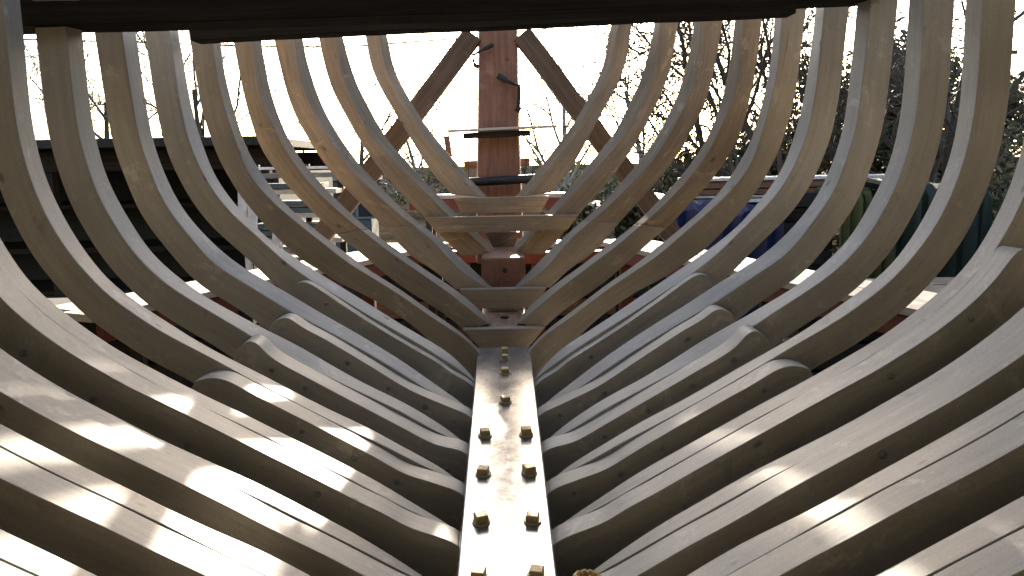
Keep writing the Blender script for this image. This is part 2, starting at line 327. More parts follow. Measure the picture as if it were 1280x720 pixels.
for k in range(1, 15):
    Y = YK[k]
    if k <= 12:
        I = pl(T[k]['I'], Y); B = pl(T[k]['B'], Y+SID)
        if k in (11, 12):                     # run on under the keelson along the rib before
            for nm, C, ref in (('I', I, SH[k-1]['I']), ('B', B, SH[k-1]['B'])):
                e = C[-1]; rx = ref[:, 0]; z_off = e[1]-np.interp(e[0], rx, ref[:, 1])
                add = [(x, np.interp(x, rx, ref[:, 1])+z_off) for x in np.linspace(e[0], -0.16, 6)[1:]]
                C = np.vstack([C, add])
                if nm == 'I': I = C
                else: B = C
        if k <= 7: I, B = extend_top(I), extend_top(B)
        else: I, B = extend_top(I, SH[k-1]['I']), extend_top(B, SH[k-1]['B'])
    else:
        I = SH[k-1]['I']+np.array([-0.006, -0.03]); B = SH[k-1]['B']+np.array([-0.006, -0.03])
    if k >= 5:                                # tuck the heel under the keelson
        for C in (I, B): pass
        I = np.vstack([I, I[-1]+np.array([0.07, -0.09])]); B = np.vstack([B, B[-1]+np.array([0.07, -0.09])])
    I, B = resample(I, NS), resample(B, NS)
    nI, nB = normals(I), normals(B)
    if k <= 5:
        O = extend_top(pl(T[k]['O'], Y))
        if k == 5:
            e = O[-1]; O = np.vstack([O, [(-0.78, -0.80), (-0.55, -0.97), (-0.36, -1.17), (-0.2, -1.38)]])
        O = resample(O, NS); OB = O+(B-I)*0.9
    else:
        s = np.linspace(0, 1, NS); w = 0.132+0.0*s
        w = np.where(I[:, 0] > -1.25, 0.132+(I[:, 0]+1.25)*0.09, w)
        O = I+nI*w[:, None]; OB = B+nB*w[:, None]
    SH[k] = dict(I=I, B=B, O=O, OB=OB)
    if k >= 6 and k <= 12:
        df = 0.08 if k == 6 else 0.125
        FL = pl(T[k]['FL'], Y-df)
        SH[k]['df'] = df
    elif k > 12:
        FL = SH[k-1]['FLraw']+np.array([-0.006, -0.03]); SH[k]['df'] = 0.125
    if k >= 6:
        if k >= 10 and k <= 12:               # outer end lies beyond the photo: carry it out parallel to the main futtock
            e = FL[0]; o = np.argsort(I[:, 0])
            dz = e[1]-np.interp(e[0], I[o, 0], I[o, 1])
            out = [(x, np.interp(x, I[o, 0], I[o, 1])+dz) for x in np.linspace(e[0]-0.05, e[0]-0.05-{10: 0.34, 11: 0.42, 12: 0.6}[k], 5)]
            tip = (out[-1][0]-0.035, out[-1][1]-0.005), (out[-1][0]-0.06, out[-1][1]-0.045)
            FL = np.vstack([[tip[1], tip[0]], out[::-1], FL])
        if k in (11, 12):
            e = FL[-1]; ref = SH[k-1]['FLraw']; z_off = e[1]-np.interp(e[0], ref[:, 0], ref[:, 1])
            FL = np.vstack([FL, [(x, np.interp(x, ref[:, 0], ref[:, 1])+z_off) for x in np.linspace(e[0], -0.16, 6)[1:]]])
        SH[k]['FLraw'] = FL
        FL = np.vstack([FL, FL[-1]+np.array([0.07, -0.09])])
        FR = resample(FL, NS, 1.0)
        # bevel of the floor's top towards the main futtock
        o = np.argsort(I[:, 0]); mid = slice(NS//4, -NS//6)
        gap = np.median(np.interp(FR[mid, 0], I[o, 0], I[o, 1])-FR[mid, 1])*0.83
        SH[k]['gap'] = gap
        bev = max(0.0, gap-{7: 0.015, 8: 0.006, 9: 0.034, 10: 0.022, 11: 0.005, 12: 0.013}.get(k, 0.013)) if k > 6 else 0.0
        SH[k]['FL'] = FR; SH[k]['FB'] = FR+np.array([0.5, 0.86])*bev
def side(P, Y, s):                            # (x, z) -> world, s = 1 port, -1 starboard
    return [Vector((p[0] if s > 0 else 2*X0-p[0], Y, p[1]+HC)) for p in P]
ORD = ['', 'first', 'second', 'third', 'fourth', 'fifth', 'sixth', 'seventh', 'eighth', 'ninth', 'tenth', 'eleventh', 'twelfth', 'thirteenth', 'fourteenth']
LAB = {
 1: 'bare tan rib standing closest to the red sternpost, highest and narrowest of the hull',
 2: 'tan rib second from the sternpost, tied by the widest pale cross chock',
 3: 'tan and grey rib third from the sternpost, feet on the brown deadwood block',
 4: 'rib fourth from the sternpost, its low chock touching the far end of the keelson',
 5: 'single grey-brown rib fifth from the sternpost, meeting the far corners of the keelson',
 6: 'sixth rib from the sternpost, first with rounded floor timbers, a dark step beside them',
 7: 'seventh rib from the sternpost, foot beside the single bolt nearest the bolt pairs',
 8: 'eighth rib from the sternpost, foot beside the farthest pair of keelson bolts',
 9: 'ninth rib from the sternpost, wide dark seam along its sunlit double top',
 10: 'tenth rib from the sternpost, foot beside the pair of bolts third from the far end',
 11: 'eleventh rib from the sternpost, broad pale top crossing the most brightly sunlit patch',
 12: 'twelfth rib from the sternpost, thin seam along its broad sunlit top',
 13: 'nearest rib, thirteenth from the sternpost, crossing only the lowest corners of the view',
}
KMAX = 13
G_RIB = 'curved ribs of the boat hull'
for k in range(1, KMAX+1):
    S = SH[k]; Y = YK[k]
    root = empty('hull_rib', (X0, Y, HC+S['I'][-1][1])); tag(root, LAB[k], 'boat rib', G_RIB)
    for s in (1, -1):
        I, B, O, OB = side(S['I'], Y, s), side(S['B'], Y+SID, s), side(S['O'], Y, s), side(S['OB'], Y+SID, s)
        rows = [[I[i], B[i], OB[i], O[i]] for i in range(NS)]
        if k in (3, 4):                       # two lengths of timber butted together
            j = min(range(NS), key=lambda i: abs(S['I'][i][1]+0.40))
            a = MB(); a.quadgrid(rows[:j+1]); a.build('upper_futtock', M['tan'], root, 0.004)
            g = [[p.lerp(q, 0.06) for p, q in zip(rows[j], rows[j+1])]]
            a = MB(); a.quadgrid(g+rows[j+1:]); a.build('lower_futtock', M['mid'], root, 0.004)
        else:
            a = MB(); a.quadgrid(rows)
            a.build('futtock', M['tan'] if k <= 2 else M['mid'] if k == 5 else M['grey'], root, 0.005)
        if k >= 6:
            df = S['df']
            D = np.array([-0.42, -0.9])*0.21
            FL, FB = side(S['FL'], Y-df, s), side(S['FB'], Y-0.003, s)
            FO, FOB = side(S['FL']+D, Y-df, s), side(S['FB']+D, Y-0.003, s)
            a = MB(); a.quadgrid([[FL[i], FB[i], FOB[i], FO[i]] for i in range(NS)])
            ft = a.build('floor_timber', M['grey'], root, 0.004)
            if k <= 11:
                br = random.Random(k*7+s); ib = 14
                while ib < NS-8:
                    q = S['FL'][ib]+D*br.choice((0.22, 0.5))
                    c = side([q], Y-df, s)[0]; b2 = MB(); rr_ = br.uniform(0.010, 0.014)
                    b2.tube([c+Vector((0, 0.004, 0)), c+Vector((0, -0.007, 0)), c+Vector((0, -0.010, 0))], [rr_, rr_, rr_*0.6], 8)
                    hb = b2.build('bolt_head', M['dullbolt'], None); hb.parent = ft
                    ib += br.randint(11, 19)
    if k <= 4:                                # cross chock nailed on the fore side
        tl, bl = {1: ((566, 247.5), (578, 267)), 2: ((530, 272), (546, 291)), 3: ((574, 362), (590, 386)), 4: ((578, 412), (600, 436))}[k]
        th = 0.085
        a3, b3 = at(*tl, Y-th), at(*bl, Y-th)
        a = MB()
        rows = []
        for f in (0, 1):
            xa, xb = (a3.x, b3.x) if f == 0 else (2*X0-a3.x, 2*X0-b3.x)
            rows.append([Vector((xa, Y-th, a3.z)), Vector((xa, Y-0.002, a3.z)), Vector((xb, Y-0.002, b3.z)), Vector((xb, Y-th, b3.z))])
        a.quadgrid(rows)
        a.build('chock', M['tan'] if k <= 2 else M['mid'], root, 0.005)

# ------------------------------------------------------------------ keelson and bolts
kroot = empty('keelson', keel(0, 3.0)); tag(kroot, 'long worn zinc-grey plate with golden bolts running between the ribs', 'keelson')
a = MB()
hw = 0.170
for y0, y1 in ((0.4, 4.90),):
    rows = []
    for t in np.linspace(0, 1, 30):
        Y = y0+(y1-y0)*t
        rows.append([keel(-hw, Y), keel(hw, Y), keel(hw, Y, -0.13), keel(-hw, Y, -0.13)])
    a.quadgrid(rows)
a.build('plate', M['keelson'], kroot, 0.012, True, 3)
rng = random.Random(4)
def bolt(x, Y, small=1.0):
    c = keel(x, Y); ang = rng.uniform(-0.35, 0.35)
    ex = Vector((math.cos(ang), 0, 0))+KD*math.sin(ang); ey = KN.cross(ex)
    r, h = 0.0235*small*rng.uniform(0.95, 1.04), 0.037*small*rng.uniform(0.88, 1.1)
    w = MB()
    n = 20; rw = 0.034*small
    w.quadgrid([[c+KN*z+(ex*math.cos(2*math.pi*j/n)+ey*math.sin(2*math.pi*j/n))*q for j in range(n)] for z, q in ((-0.002, rw), (0.006, rw), (0.008, rw*0.94))])
    b = MB(); n = 4
    rows = []
    for z, q in ((0.007, r), (h*0.9, r), (h, r*0.86)):
        rows.append([c+KN*z+(ex*math.cos(math.pi/4+2*math.pi*j/n)+ey*math.sin(math.pi/4+2*math.pi*j/n))*q*1.4142 for j in range(n)])
    b.quadgrid(rows)
    o = b.build('bolt', M['bolt'], kroot, 0.003)
    ww = w.build('washer', M['washer'], None, 0.0, True)
    ww.parent = o; ww.matrix_parent_inverse = Matrix.Translation(Vector((0, 0, 0)))
    ww.location = -(o.location+kroot.location)+Vector((0, 0, 0))
    ww.location = (0, 0, 0)
for Y in (2.49, 2.84, 3.22, 3.60): bolt(-0.094, Y); bolt(0.100, Y)
for Y in (4.00, 4.43): bolt(0.004, Y, 0.95)
for Y in (4.66, 4.80): bolt(0.004, Y, 0.8)

# ------------------------------------------------------------------ sternpost, deadwood, braces
a = MB()
rows = []
for px0, px1, py in ((597, 646, -40), (599, 646, 50), (598, 648, 165), (597, 651, 240), (596, 654, 330)):
    p, q = at(px0, py, 6.62), at(px1, py, 6.62)
    rows.append([p, q, q+Vector((0.02, 0.34, 0)), p+Vector((-0.02, 0.34, 0))])
a.quadgrid(rows)
tag(a.build('sternpost', M['post'], None, 0.012), 'upright red-brown timber sternpost at the end of the hull', 'sternpost')
sx = M['dark']
dw = empty('deadwood', (X0, 5.6, HC-0.9)); tag(dw, 'stepped brown deadwood timbers between sternpost and keelson', 'deadwood')
a = MB(); zt = at(628, 322, 5.62).z
a.bar((X0+0.005, 5.62, zt-0.22), (X0+0.005, 6.60, zt-0.17), 0.31, 0.44); a.build('upper_block', M['post'], dw, 0.012)
a = MB(); z1, z2 = at(631, 411, 5.0).z, at(631, 384, 5.5).z
a.bar((X0, 5.135, z1-0.16), (X0, 5.60, z2-0.15), 0.30, 0.30); a.build('lower_block', M['dead'], dw, 0.012)
a = MB()
p = at(631, 338, 5.60); a.tube([p, p+Vector((0, -0.02, 0))], [0.02, 0.018], 6); a.build('bolt', M['iron'], dw)
a = MB(); p = at(631, 399, 5.3); a.tube([at(631, 401, 5.3)-Vector((0, 0, 0.03)), at(631, 401, 5.3)+Vector((0, 0, 0.03))], [0.03, 0.028], 6); a.build('bolt', M['iron'], dw)
a = MB()
g0 = [at(606, 290, 6.1), at(650, 290, 6.1), at(636, 324, 6.1), at(624, 324, 6.1)]
a.quadgrid([[p for p in g0], [p+Vector((0, 0.3, 0)) for p in g0]]); a.build('apron', M['brace'], dw, 0.006)
G_BR = 'slanting braces of the sternpost'
a = MB(); a.bar(at(592, 44, 6.66), at(395, 305, 6.66), 0.16, 0.135, up=(0, -1, 0), seg=10, jit=0.004, rnd=rng)
tag(a.build('timber_brace', M['brace'], None, 0.008), 'dark timber brace slanting down to the left of the sternpost', 'brace', G_BR)
a = MB(); a.bar(at(652, 43, 6.66), at(845, 300, 6.66), 0.16, 0.135, up=(0, -1, 0), seg=10, jit=0.004, rnd=rng)
tag(a.build('timber_brace', M['brace'], None, 0.008), 'dark timber brace slanting down to the right of the sternpost', 'brace', G_BR)

# cross timbers over the hull
def strut(p, q, w, h, **kw):
    a = MB(); a.bar(p, q, w, h, **kw); return a
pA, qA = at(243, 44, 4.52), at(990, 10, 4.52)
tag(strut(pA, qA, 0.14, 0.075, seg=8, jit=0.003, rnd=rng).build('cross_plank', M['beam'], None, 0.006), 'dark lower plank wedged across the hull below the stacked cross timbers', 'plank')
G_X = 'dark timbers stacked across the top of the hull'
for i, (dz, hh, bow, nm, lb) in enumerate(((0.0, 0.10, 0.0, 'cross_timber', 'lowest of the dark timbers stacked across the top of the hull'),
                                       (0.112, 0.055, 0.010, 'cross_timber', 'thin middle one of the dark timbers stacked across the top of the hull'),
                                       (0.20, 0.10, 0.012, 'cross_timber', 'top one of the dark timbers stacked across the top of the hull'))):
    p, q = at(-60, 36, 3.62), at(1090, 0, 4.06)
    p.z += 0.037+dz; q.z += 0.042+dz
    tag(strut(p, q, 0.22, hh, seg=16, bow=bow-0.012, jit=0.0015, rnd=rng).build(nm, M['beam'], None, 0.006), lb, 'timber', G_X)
# ------------------------------------------------------------------ gear round the sternpost
a = MB(); a.bar(at(560, 164, 6.52), at(696, 158, 6.52), 0.13, 0.020, seg=4)
tag(a.build('staging_plank', M['plank'], None, 0.003), 'pale plank lying across the front of the sternpost', 'plank')
a = MB(); a.bar(at(579, 170, 6.53), at(663, 166, 6.53), 0.10, 0.045)
tag(a.build('cross_batten', M['beam'], None, 0.004), 'dark red-brown batten under the pale plank on the sternpost', 'batten')
a = MB(); a.bar(at(580, 206, 7.06), at(662, 202, 7.06), 0.07, 0.065)
tag(a.build('cross_batten', M['plankbrown'], None, 0.005), 'short rusty brown batten sticking out behind both sides of the sternpost', 'batten')
a = MB(); a.tube([at(560, 229, 6.50), at(620, 226, 6.50), at(690, 222, 6.50)], [0.036]*3, 12)
tag(a.build('scaffold_pipe', M['iron'], None, 0, True), 'dark round pipe across the foot of the sternpost', 'pipe')
def clamp(pts, rad, knob, lb):
    r = empty('clamp', pts[0]); tag(r, lb, 'clamp', 'iron clamps on the sternpost')
    a = MB(); a.tube(pts, [rad]*len(pts), 6); a.build('bow', M['iron'], r, 0, True)
    a = MB(); a.tube([pts[0]-(pts[1]-pts[0]).normalized()*0.03, pts[0]+(pts[1]-pts[0]).normalized()*0.05], [rad*1.7]*2, 8); a.build('handle', M['iron'], r, 0, True)
    a = MB(); e = pts[-1]; a.tube([e+Vector((-0.02, 0, 0.02)), e+Vector((0.02, 0, 0.0))], [rad*1.7]*2, 6); a.build('jaw', M['iron'], r, 0, True)
clamp([at(626, 97, 6.55), at(634, 102, 6.55), at(643, 105, 6.56), at(649, 107, 6.57), at(649, 122, 6.57), at(648, 138, 6.58)], 0.014, 1, 'larger iron clamp hooked round the right edge of the sternpost')
clamp([at(612, 58, 6.55), at(604, 62, 6.55), at(591, 69, 6.56), at(592, 77, 6.57), at(595, 84, 6.58)], 0.010, 1, 'smaller iron clamp near the top of the sternpost beside the left brace')
a = MB(); a.bar(at(558, 170, 6.9), at(562, 196, 6.9), 0.05, 0.05, up=(0, 1, 0)); tag(a.build('hanging_batten', M['post'], None, 0.003), 'short upright red-brown batten left of the sternpost', 'batten')
for i, (x0, y0, x1, y1, lb) in enumerate(((583, 148, 586, 224, 'thin plumb line hanging left of the sternpost'), (659, 142, 657, 222, 'thin plumb line hanging just right of the sternpost'), (666, 190, 666, 222, 'short thin rod standing right of the sternpost above the pipe'))):
    a = MB(); a.tube([at(x0, y0, 6.5), at(x1, y1, 6.5)], [0.003, 0.003], 5); tag(a.build('plumb_line' if i < 2 else 'thin_rod', M['iron'], None), lb, 'line' if i < 2 else 'rod')
a = MB(); a.tube([at(-40, 48, 7.4), at(172, 52.5, 7.4), at(232, 55, 7.4), at(290, 57, 7.4), at(345, 58, 7.4), at(400, 58.5, 7.4), at(455, 57, 7.4), at(520, 52, 7.4), at(600, 46, 7.4)], [0.008]*9, 6)
tag(a.build('wire', M['iron'], None, 0, True), 'dark wire slung across the sky behind the left ribs', 'wire')
# rope by the keelson
a = MB(); c = keel(0.245, 2.42, 0.0)+Vector((0.02, 0, -0.03)); pts = []
for i in range(140):
    t = i/139; an = t*2*math.pi*2.6
    pts.append(c+Vector((math.cos(an)*0.04, math.sin(an)*0.04, 0.02+0.02*t*2.6))+Vector((math.cos(i*1.4), math.sin(i*1.4), math.sin(i*1.4))) * 0.004)
a.tube(pts, [0.009]*140, 6); tag(a.build('rope_coil', M['rope'], None, 0, True), 'small golden rope coil tucked between the nearest right ribs and keelson', 'rope')

# ------------------------------------------------------------------ staging along both sides
def deck_edge(pts, z): return [atz(px, py, z) for px, py in pts]
G_ST = 'plank staging outside the hull'
def staging(name, p, q, lb, wid=0.5, red=True):
    r = empty(name, p); tag(r, lb, 'staging', G_ST)
    d = (q-p).normalized(); s = Vector((0, 0, 1)).cross(d).normalized()
    for i in (-1, 1):
        a = MB(); o = s*(i*wid*0.255); e = rng.uniform(-0.1, 0.1)
        a.bar(p+o+d*e, q+o+d*e, wid*0.49, 0.045, seg=8, jit=0.004, rnd=rng); a.build('deck_board', M['plank'], r, 0.003)
    L = (q-p).length
    a = MB(); o = Vector((0, 0, -0.09)); a.bar(p+o-s*wid*0.42, q+o-s*wid*0.42, 0.05, 0.12); a.build('bearer', M['red'] if red else M['dark'], r, 0.003)
    a = MB(); a.bar(p+o+s*wid*0.42, q+o+s*wid*0.42, 0.05, 0.12); a.build('bearer', M['red'] if red else M['dark'], r, 0.003)
    n = max(2, int(L/2.0)+1)
    for i in range(n):
        b = p.lerp(q, (i+0.15)/(n-0.7))
        for sg in (-1, 1):
            a = MB(); a.bar(b+s*wid*0.34*sg+Vector((0, 0, -0.03)), Vector(((b+s*wid*0.45*sg).x, (b+s*wid*0.45*sg).y, 0.0)), 0.07, 0.07, up=(0, 1, 0)); a.build('leg', M['dark'], r, 0.003)
        a = MB(); z = Vector((0, 0, -0.9)); a.bar(b+s*wid*0.4+z, b-s*wid*0.4+z, 0.05, 0.08); a.build('cross_rail', M['dark'], r, 0.003)
lp = [atz(90, 393, -0.80), atz(545, 304, -0.80)]
staging('side_staging', lp[0], lp[1], 'sunlit pale plank staging on red bearers outside the left ribs')
rp = [atz(1240, 398, -0.80), atz(780, 303, -0.80)]
staging('side_staging', rp[0], rp[1], 'sunlit pale plank staging on red bearers outside the right ribs')
staging('stern_staging', atz(470, 309, -0.92), atz(790, 303, -0.92), 'low pale plank staging on red bearers crossing behind the sternpost', 0.42)
staging('stern_staging', atz(515, 246, -0.36), atz(715, 243, -0.36), 'higher pale plank staging crossing behind the sternpost just above the chocks', 0.36)

# ------------------------------------------------------------------ yard: left
def timber_shed():
    Yf = 12.0
    r = empty('open_shed', at(60, 205, Yf).xyz * 1.0); r.location.z = 0; tag(r, 'long dark open-fronted timber shed behind the left ribs', 'shed')
    xr, xl = at(340, 181, Yf).x, -24.0
    ze = at(250, 182, Yf).z
    a = MB(); a.bar((xl, Yf+2.0, ze+0.05), (xr, Yf+2.0, ze+0.05), 4.6, 0.13); a.build('roof', M['dark'], r, 0.01)
    a = MB(); a.bar((xl, Yf+4.0, ze/2-0.02), (xr, Yf+4.0, ze/2-0.02), 0.1, ze-0.06); a.build('back_wall', M['dark'], r)
    a = MB(); a.bar((xl, Yf+0.1, ze-0.2), (xr, Yf+0.1, ze-0.2), 0.12, 0.30); a.build('fascia', M['beam'], r, 0.01)
    a = MB(); a.bar((xr, Yf+0.1, ze/2-0.2), (xr, Yf+3.9, ze/2-0.2), 0.08, ze-0.4); a.build('end_wall', M['dark'], r)
    for i in range(7):
        x = xr-0.15-i*3.2
        a = MB(); a.bar((x, Yf+0.1, 0), (x, Yf+0.1, ze-0.36), 0.16, 0.16, up=(0, 1, 0)); a.build('shed_post', M['beam'], r, 0.01)
    for i in range(3):
        a = MB(); z = 0.7+i*0.75; a.bar((xl, Yf+2.7, z), (xr-0.4, Yf+2.7, z), 1.6, 0.08); a.build('shelf', M['beam'], r, 0.005)
timber_shed()
def stack(name, lb, x0, x1, Y, z0, layers, dep, mats, group=None, jit=0.06, hs=None, gap=0.03):
    r = empty(name, ((x0+x1)/2, Y, z0)); tag(r, lb, 'timber stack', group or 'timber stacks in the yard')
    z = z0
    for i in range(layers):
        h = (hs or [0.09])[i % len(hs or [0.09])]
        n = max(1, int(dep/0.32))
        for j in range(n):
            a = MB(); e0, e1 = rng.uniform(-jit, jit)*2, rng.uniform(-jit, jit)*2
            y = Y+j*dep/n+rng.uniform(-0.02, 0.02)
            a.bar((x0+e0, y, z+h/2), (x1+e1, y+rng.uniform(-.03, .03), z+h/2), dep/n*0.93, h); a.build('board', M[mats[(i+j//2) % len(mats)]], r, 0.004)
        z += h
        if i < layers-1 and gap > 0:
            for x in (x0+(x1-x0)*0.1, x0+(x1-x0)*0.5, x0+(x1-x0)*0.9):
                a = MB(); a.bar((x, Y-0.1, z+gap/2), (x, Y+dep*0.9, z+gap/2), 0.05, gap); a.build('spacer', M['dark'], r)
            z += gap
    return r
# racked boards seen past the shed's end
Yr = 9.6
rx0, rx1 = at(312, 230, Yr).x, at(428, 230, Yr).x
rk = empty('timber_rack', ((rx0+rx1)/2, Yr, 0)); tag(rk, 'rack of grey and white-edged boards between the shed end and the blue-grey building', 'rack')
for x in (rx0+0.05, (rx0+rx1)/2+0.1, rx1-0.05):
    a = MB(); a.bar((x, Yr+0.15, 0), (x, Yr+0.15, at(340, 206, Yr).z), 0.07, 0.07, up=(0, 1, 0)); a.build('rack_post', M['dark'], rk, 0.004)
for i, (py, mt) in enumerate(((210, 'white'), (219, 'plankgrey'), (232, 'bluegrey'), (239, 'plank'), (254, 'bluegrey'), (262, 'bluegrey'), (268, 'plank'), (281, 'bluegrey'), (290, 'bluegrey'), (299, 'plank'), (312, 'plankgrey'), (325, 'plankgrey'))):
    z = at(370, py, Yr).z; h = 0.03 if mt == 'white' else 0.055
    a = MB(); sh = 0.25*math.sin(i*2.3); a.bar((rx0+sh*0.4+0.1, Yr+0.02*i % 0.1, z), (rx1+sh*0.5-0.1, Yr+0.03, z), 0.5, h); a.build('board', M[mt], rk, 0.004)
# small white posts and pots in front of the shed
for i, (px, py, h, lb) in enumerate(((302, 252, 0.55, 'short white post leaning before the dark shed, highest of the white posts'), (314, 272, 0.35, 'short white post before the dark shed, lower of the two by the rack'), (345, 290, 0.3, 'squat white post low between the fifth and sixth left ribs'))):
    p = at(px, py, 8.6); a = MB(); a.bar(p-Vector((0, 0, h/2)), p+Vector((0.03, 0, h/2)), 0.09, 0.07, up=(0, 1, 0)); 
    a.bar(Vector((p.x, p.y+0.1, 0)), Vector((p.x, p.y+0.1, p.z-h/2-0.002)), 0.06, 0.06, up=(0, 1, 0))
    tag(a.build('marker_post', M['white'], None, 0.004), lb, 'post', 'white posts before the shed')
# blue-grey building
Yb = 22.0
b0, b1, bt = at(352, 222, Yb), at(462, 222, Yb), at(420, 221, Yb).z
r = empty('low_building', ((b0.x+b1.x)/2, Yb, 0)); tag(r, 'low flat-roofed blue-grey building beyond the timber rack', 'building')
a = MB(); a.bar((b0.x, Yb+0.6, bt/2-0.06), (b1.x, Yb+0.6, bt/2-0.06), 1.2, bt-0.12); a.build('wall', M['bluegrey'], r, 0.01)
a = MB(); a.bar((b0.x-0.15, Yb+0.6, bt-0.055), (b1.x+0.15, Yb+0.6, bt-0.055), 1.5, 0.11); a.build('roof', M['plankgrey'], r, 0.01)
for i in range(3):
    x = b0.x+0.45+i*0.95; f = MB(); z = bt-0.75
    f.bar((x-0.36, Yb-0.03, z), (x+0.36, Yb-0.03, z), 0.06, 0.8); fo = f.build('window', M['plankgrey'], r, 0.005)
    p = MB(); p.bar((x-0.30, Yb-0.065, z), (x+0.30, Yb-0.065, z), 0.02, 0.68); po = p.build('pane', M['glass'], None); po.parent = fo
# lamp on a pole
p = at(379, 183, 16.0); r = empty('yard_lamp', (p.x, p.y, 0)); tag(r, 'small grey floodlight on a thin pole against the white sky', 'lamp')
a = MB(); a.tube([(p.x, p.y, 0), (p.x, p.y, p.z-0.05)], [0.03, 0.02], 8); a.build('pole', M['iron'], r, 0, True)
a = MB(); a.bar(p-Vector((0.10, 0, 0)), p+Vector((0.10, 0, 0)), 0.14, 0.13); a.build('lamp_head', M['plankgrey'], r, 0.01)

# ------------------------------------------------------------------ yard: right
Ys = 12.0
zz = lambda py, Y: at(1000, py, Y).z
s0, s1 = at(868, 230, Ys).x, at(1140, 230, Ys).x
ztar = zz(249, Ys)
stack('timber_stack', 'tall stack of brown and white boards above the blue sheet behind the right ribs', s0, s1, Ys, ztar-0.02, 5, 0.9, ['white', 'plank', 'plankbrown', 'plankbrown', 'white'], hs=[0.05, 0.035, 0.07, 0.09, 0.045], gap=0.018)
def drape(name, lb, x0, x1, Y0, Y1, ztop, mat, cat, seed, rise=0.12):
    rr = random.Random(seed); nx, ny = 40, 14
    a = MB(); ph = [rr.uniform(0, 6) for _ in range(6)]
    def P(i, j, t=0):
        u, v = i/nx, j/ny
        x = x0+(x1-x0)*u; y = Y0+(Y1-Y0)*min(1, max(0, v*1.6-0.6))
        z = ztop*min(1.0, v/0.38) if v < 0.38 else ztop
        z += rise*math.sin(u*3.1+ph[0])*min(1, v*2)+0.03*math.sin(u*23+ph[1]+3*v)+0.02*math.sin(u*41+v*9+ph[2])
        y += (0.07*math.sin(u*31+ph[3])+0.05*math.sin(u*14+ph[4]))*(1-v)
        return (x, y-t, max(0.01, z+t*0.3))
    rows = []
    for i in range(nx+1):
        top = [P(i, j) for j in range(ny+1)]; bot = [(q[0], q[1]+0.06, max(0.004, q[2]-0.05)) for q in reversed(top)]
        rows.append(top+bot)
    a.quadgrid(rows); tag(a.build(name, mat, None, 0, True), lb, cat)
drape('blue_tarpaulin', 'dark blue tarpaulin draped over the heap under the timber stack', at(832, 260, 11.6).x, at(968, 260, 11.6).x, 11.2, 13.2, zz(251, 11.6), M['bluetarp'], 'tarpaulin', 3, 0.05)
stack('timber_stack', 'added black stack of baulks between the blue tarpaulin and the olive canvas', at(972, 260, 11.6).x, at(1040, 260, 11.6).x, 11.6, 0.02, 11, 0.8, ['dark', 'beam'], hs=[0.2, 0.18], gap=0.02, jit=0.02)  # dark mass added so this gap stays black
drape('olive_canvas', 'olive canvas cover beside the blue tarpaulin at the right', at(1040, 250, 11.2).x, at(1105, 250, 11.2).x, 10.9, 12.0, zz(238, 11.2), M['olive'], 'canvas', 5, 0.04)
drape('green_sheet', 'dark green sheet over a heap at the far right of the yard', at(1108, 240, 10.2).x, at(1225, 240, 10.2).x, 9.9, 11.4, zz(236, 10.2), M['greentarp'], 'sheet', 8, 0.06)
# pale blue hut
Yh = 20.0
h0, h1, ht = at(758, 250, Yh), at(838, 250, Yh), zz(254, Yh)
r = empty('small_hut', ((h0.x+h1.x)/2, Yh, 0)); tag(r, 'pale blue hut with a white-framed window behind the right brace', 'hut')
a = MB(); a.bar((h0.x, Yh+1.5, ht/2-0.05), (h1.x, Yh+1.5, ht/2-0.05), 3, ht-0.1); a.build('wall', M['paleblue'], r, 0.01)
a = MB(); a.bar((h0.x-0.15, Yh+1.5, ht-0.04), (h1.x+0.15, Yh+1.5, ht-0.04), 3.3, 0.09); a.build('roof', M['roofing'], r, 0.01)
wx, wz = at(779, 288, Yh).x, zz(288, Yh)
f = MB(); f.bar((wx-0.28, Yh-0.03, wz), (wx+0.28, Yh-0.03, wz), 0.06, 0.5); fo = f.build('window', M['white'], r, 0.005)
p = MB(); p.bar((wx-0.2, Yh-0.065, wz), (wx+0.2, Yh-0.065, wz), 0.02, 0.36); po = p.build('pane', M['glass'], None); po.parent = fo
dx, dz = at(812, 266, Yh).x, zz(266, Yh)
f = MB(); f.bar((dx-0.22, Yh-0.03, ht/2-0.2), (dx+0.22, Yh-0.03, ht/2-0.2), 0.06, ht-0.42); f.build('door', M['bluetarp'], r, 0.005)
stack('timber_stack', 'heavy added stack of dark baulks on the ground right of the sternpost', at(632, 300, 9.5).x, at(830, 300, 9.5).x, 9.5, 0.05, 7, 0.8, ['dark', 'plankbrown', 'dark'], hs=[0.2, 0.22], gap=0.03)  # this and the next dark stacks are added to hide the sunlit ground
stack('timber_stack', 'heavy added stack of dark baulks on the ground left of the sternpost', at(425, 300, 9.5).x, at(624, 300, 9.5).x, 9.5, 0.05, 7, 0.8, ['dark', 'plankbrown', 'dark'], hs=[0.2, 0.22], gap=0.03)
stack('timber_stack', 'long heavy added stack of dark baulks on the ground beyond the left staging', -4.6, -2.2, 6.4, 0.05, 8, 0.9, ['dark', 'beam', 'dark', 'plankbrown', 'dark'], hs=[0.16, 0.2], gap=0.03)
stack('timber_stack', 'long heavy added stack of dark baulks on the ground beyond the right staging', 2.4, 4.9, 6.6, 0.05, 8, 0.9, ['dark', 'beam', 'dark', 'plankbrown', 'dark'], hs=[0.16, 0.2], gap=0.03)
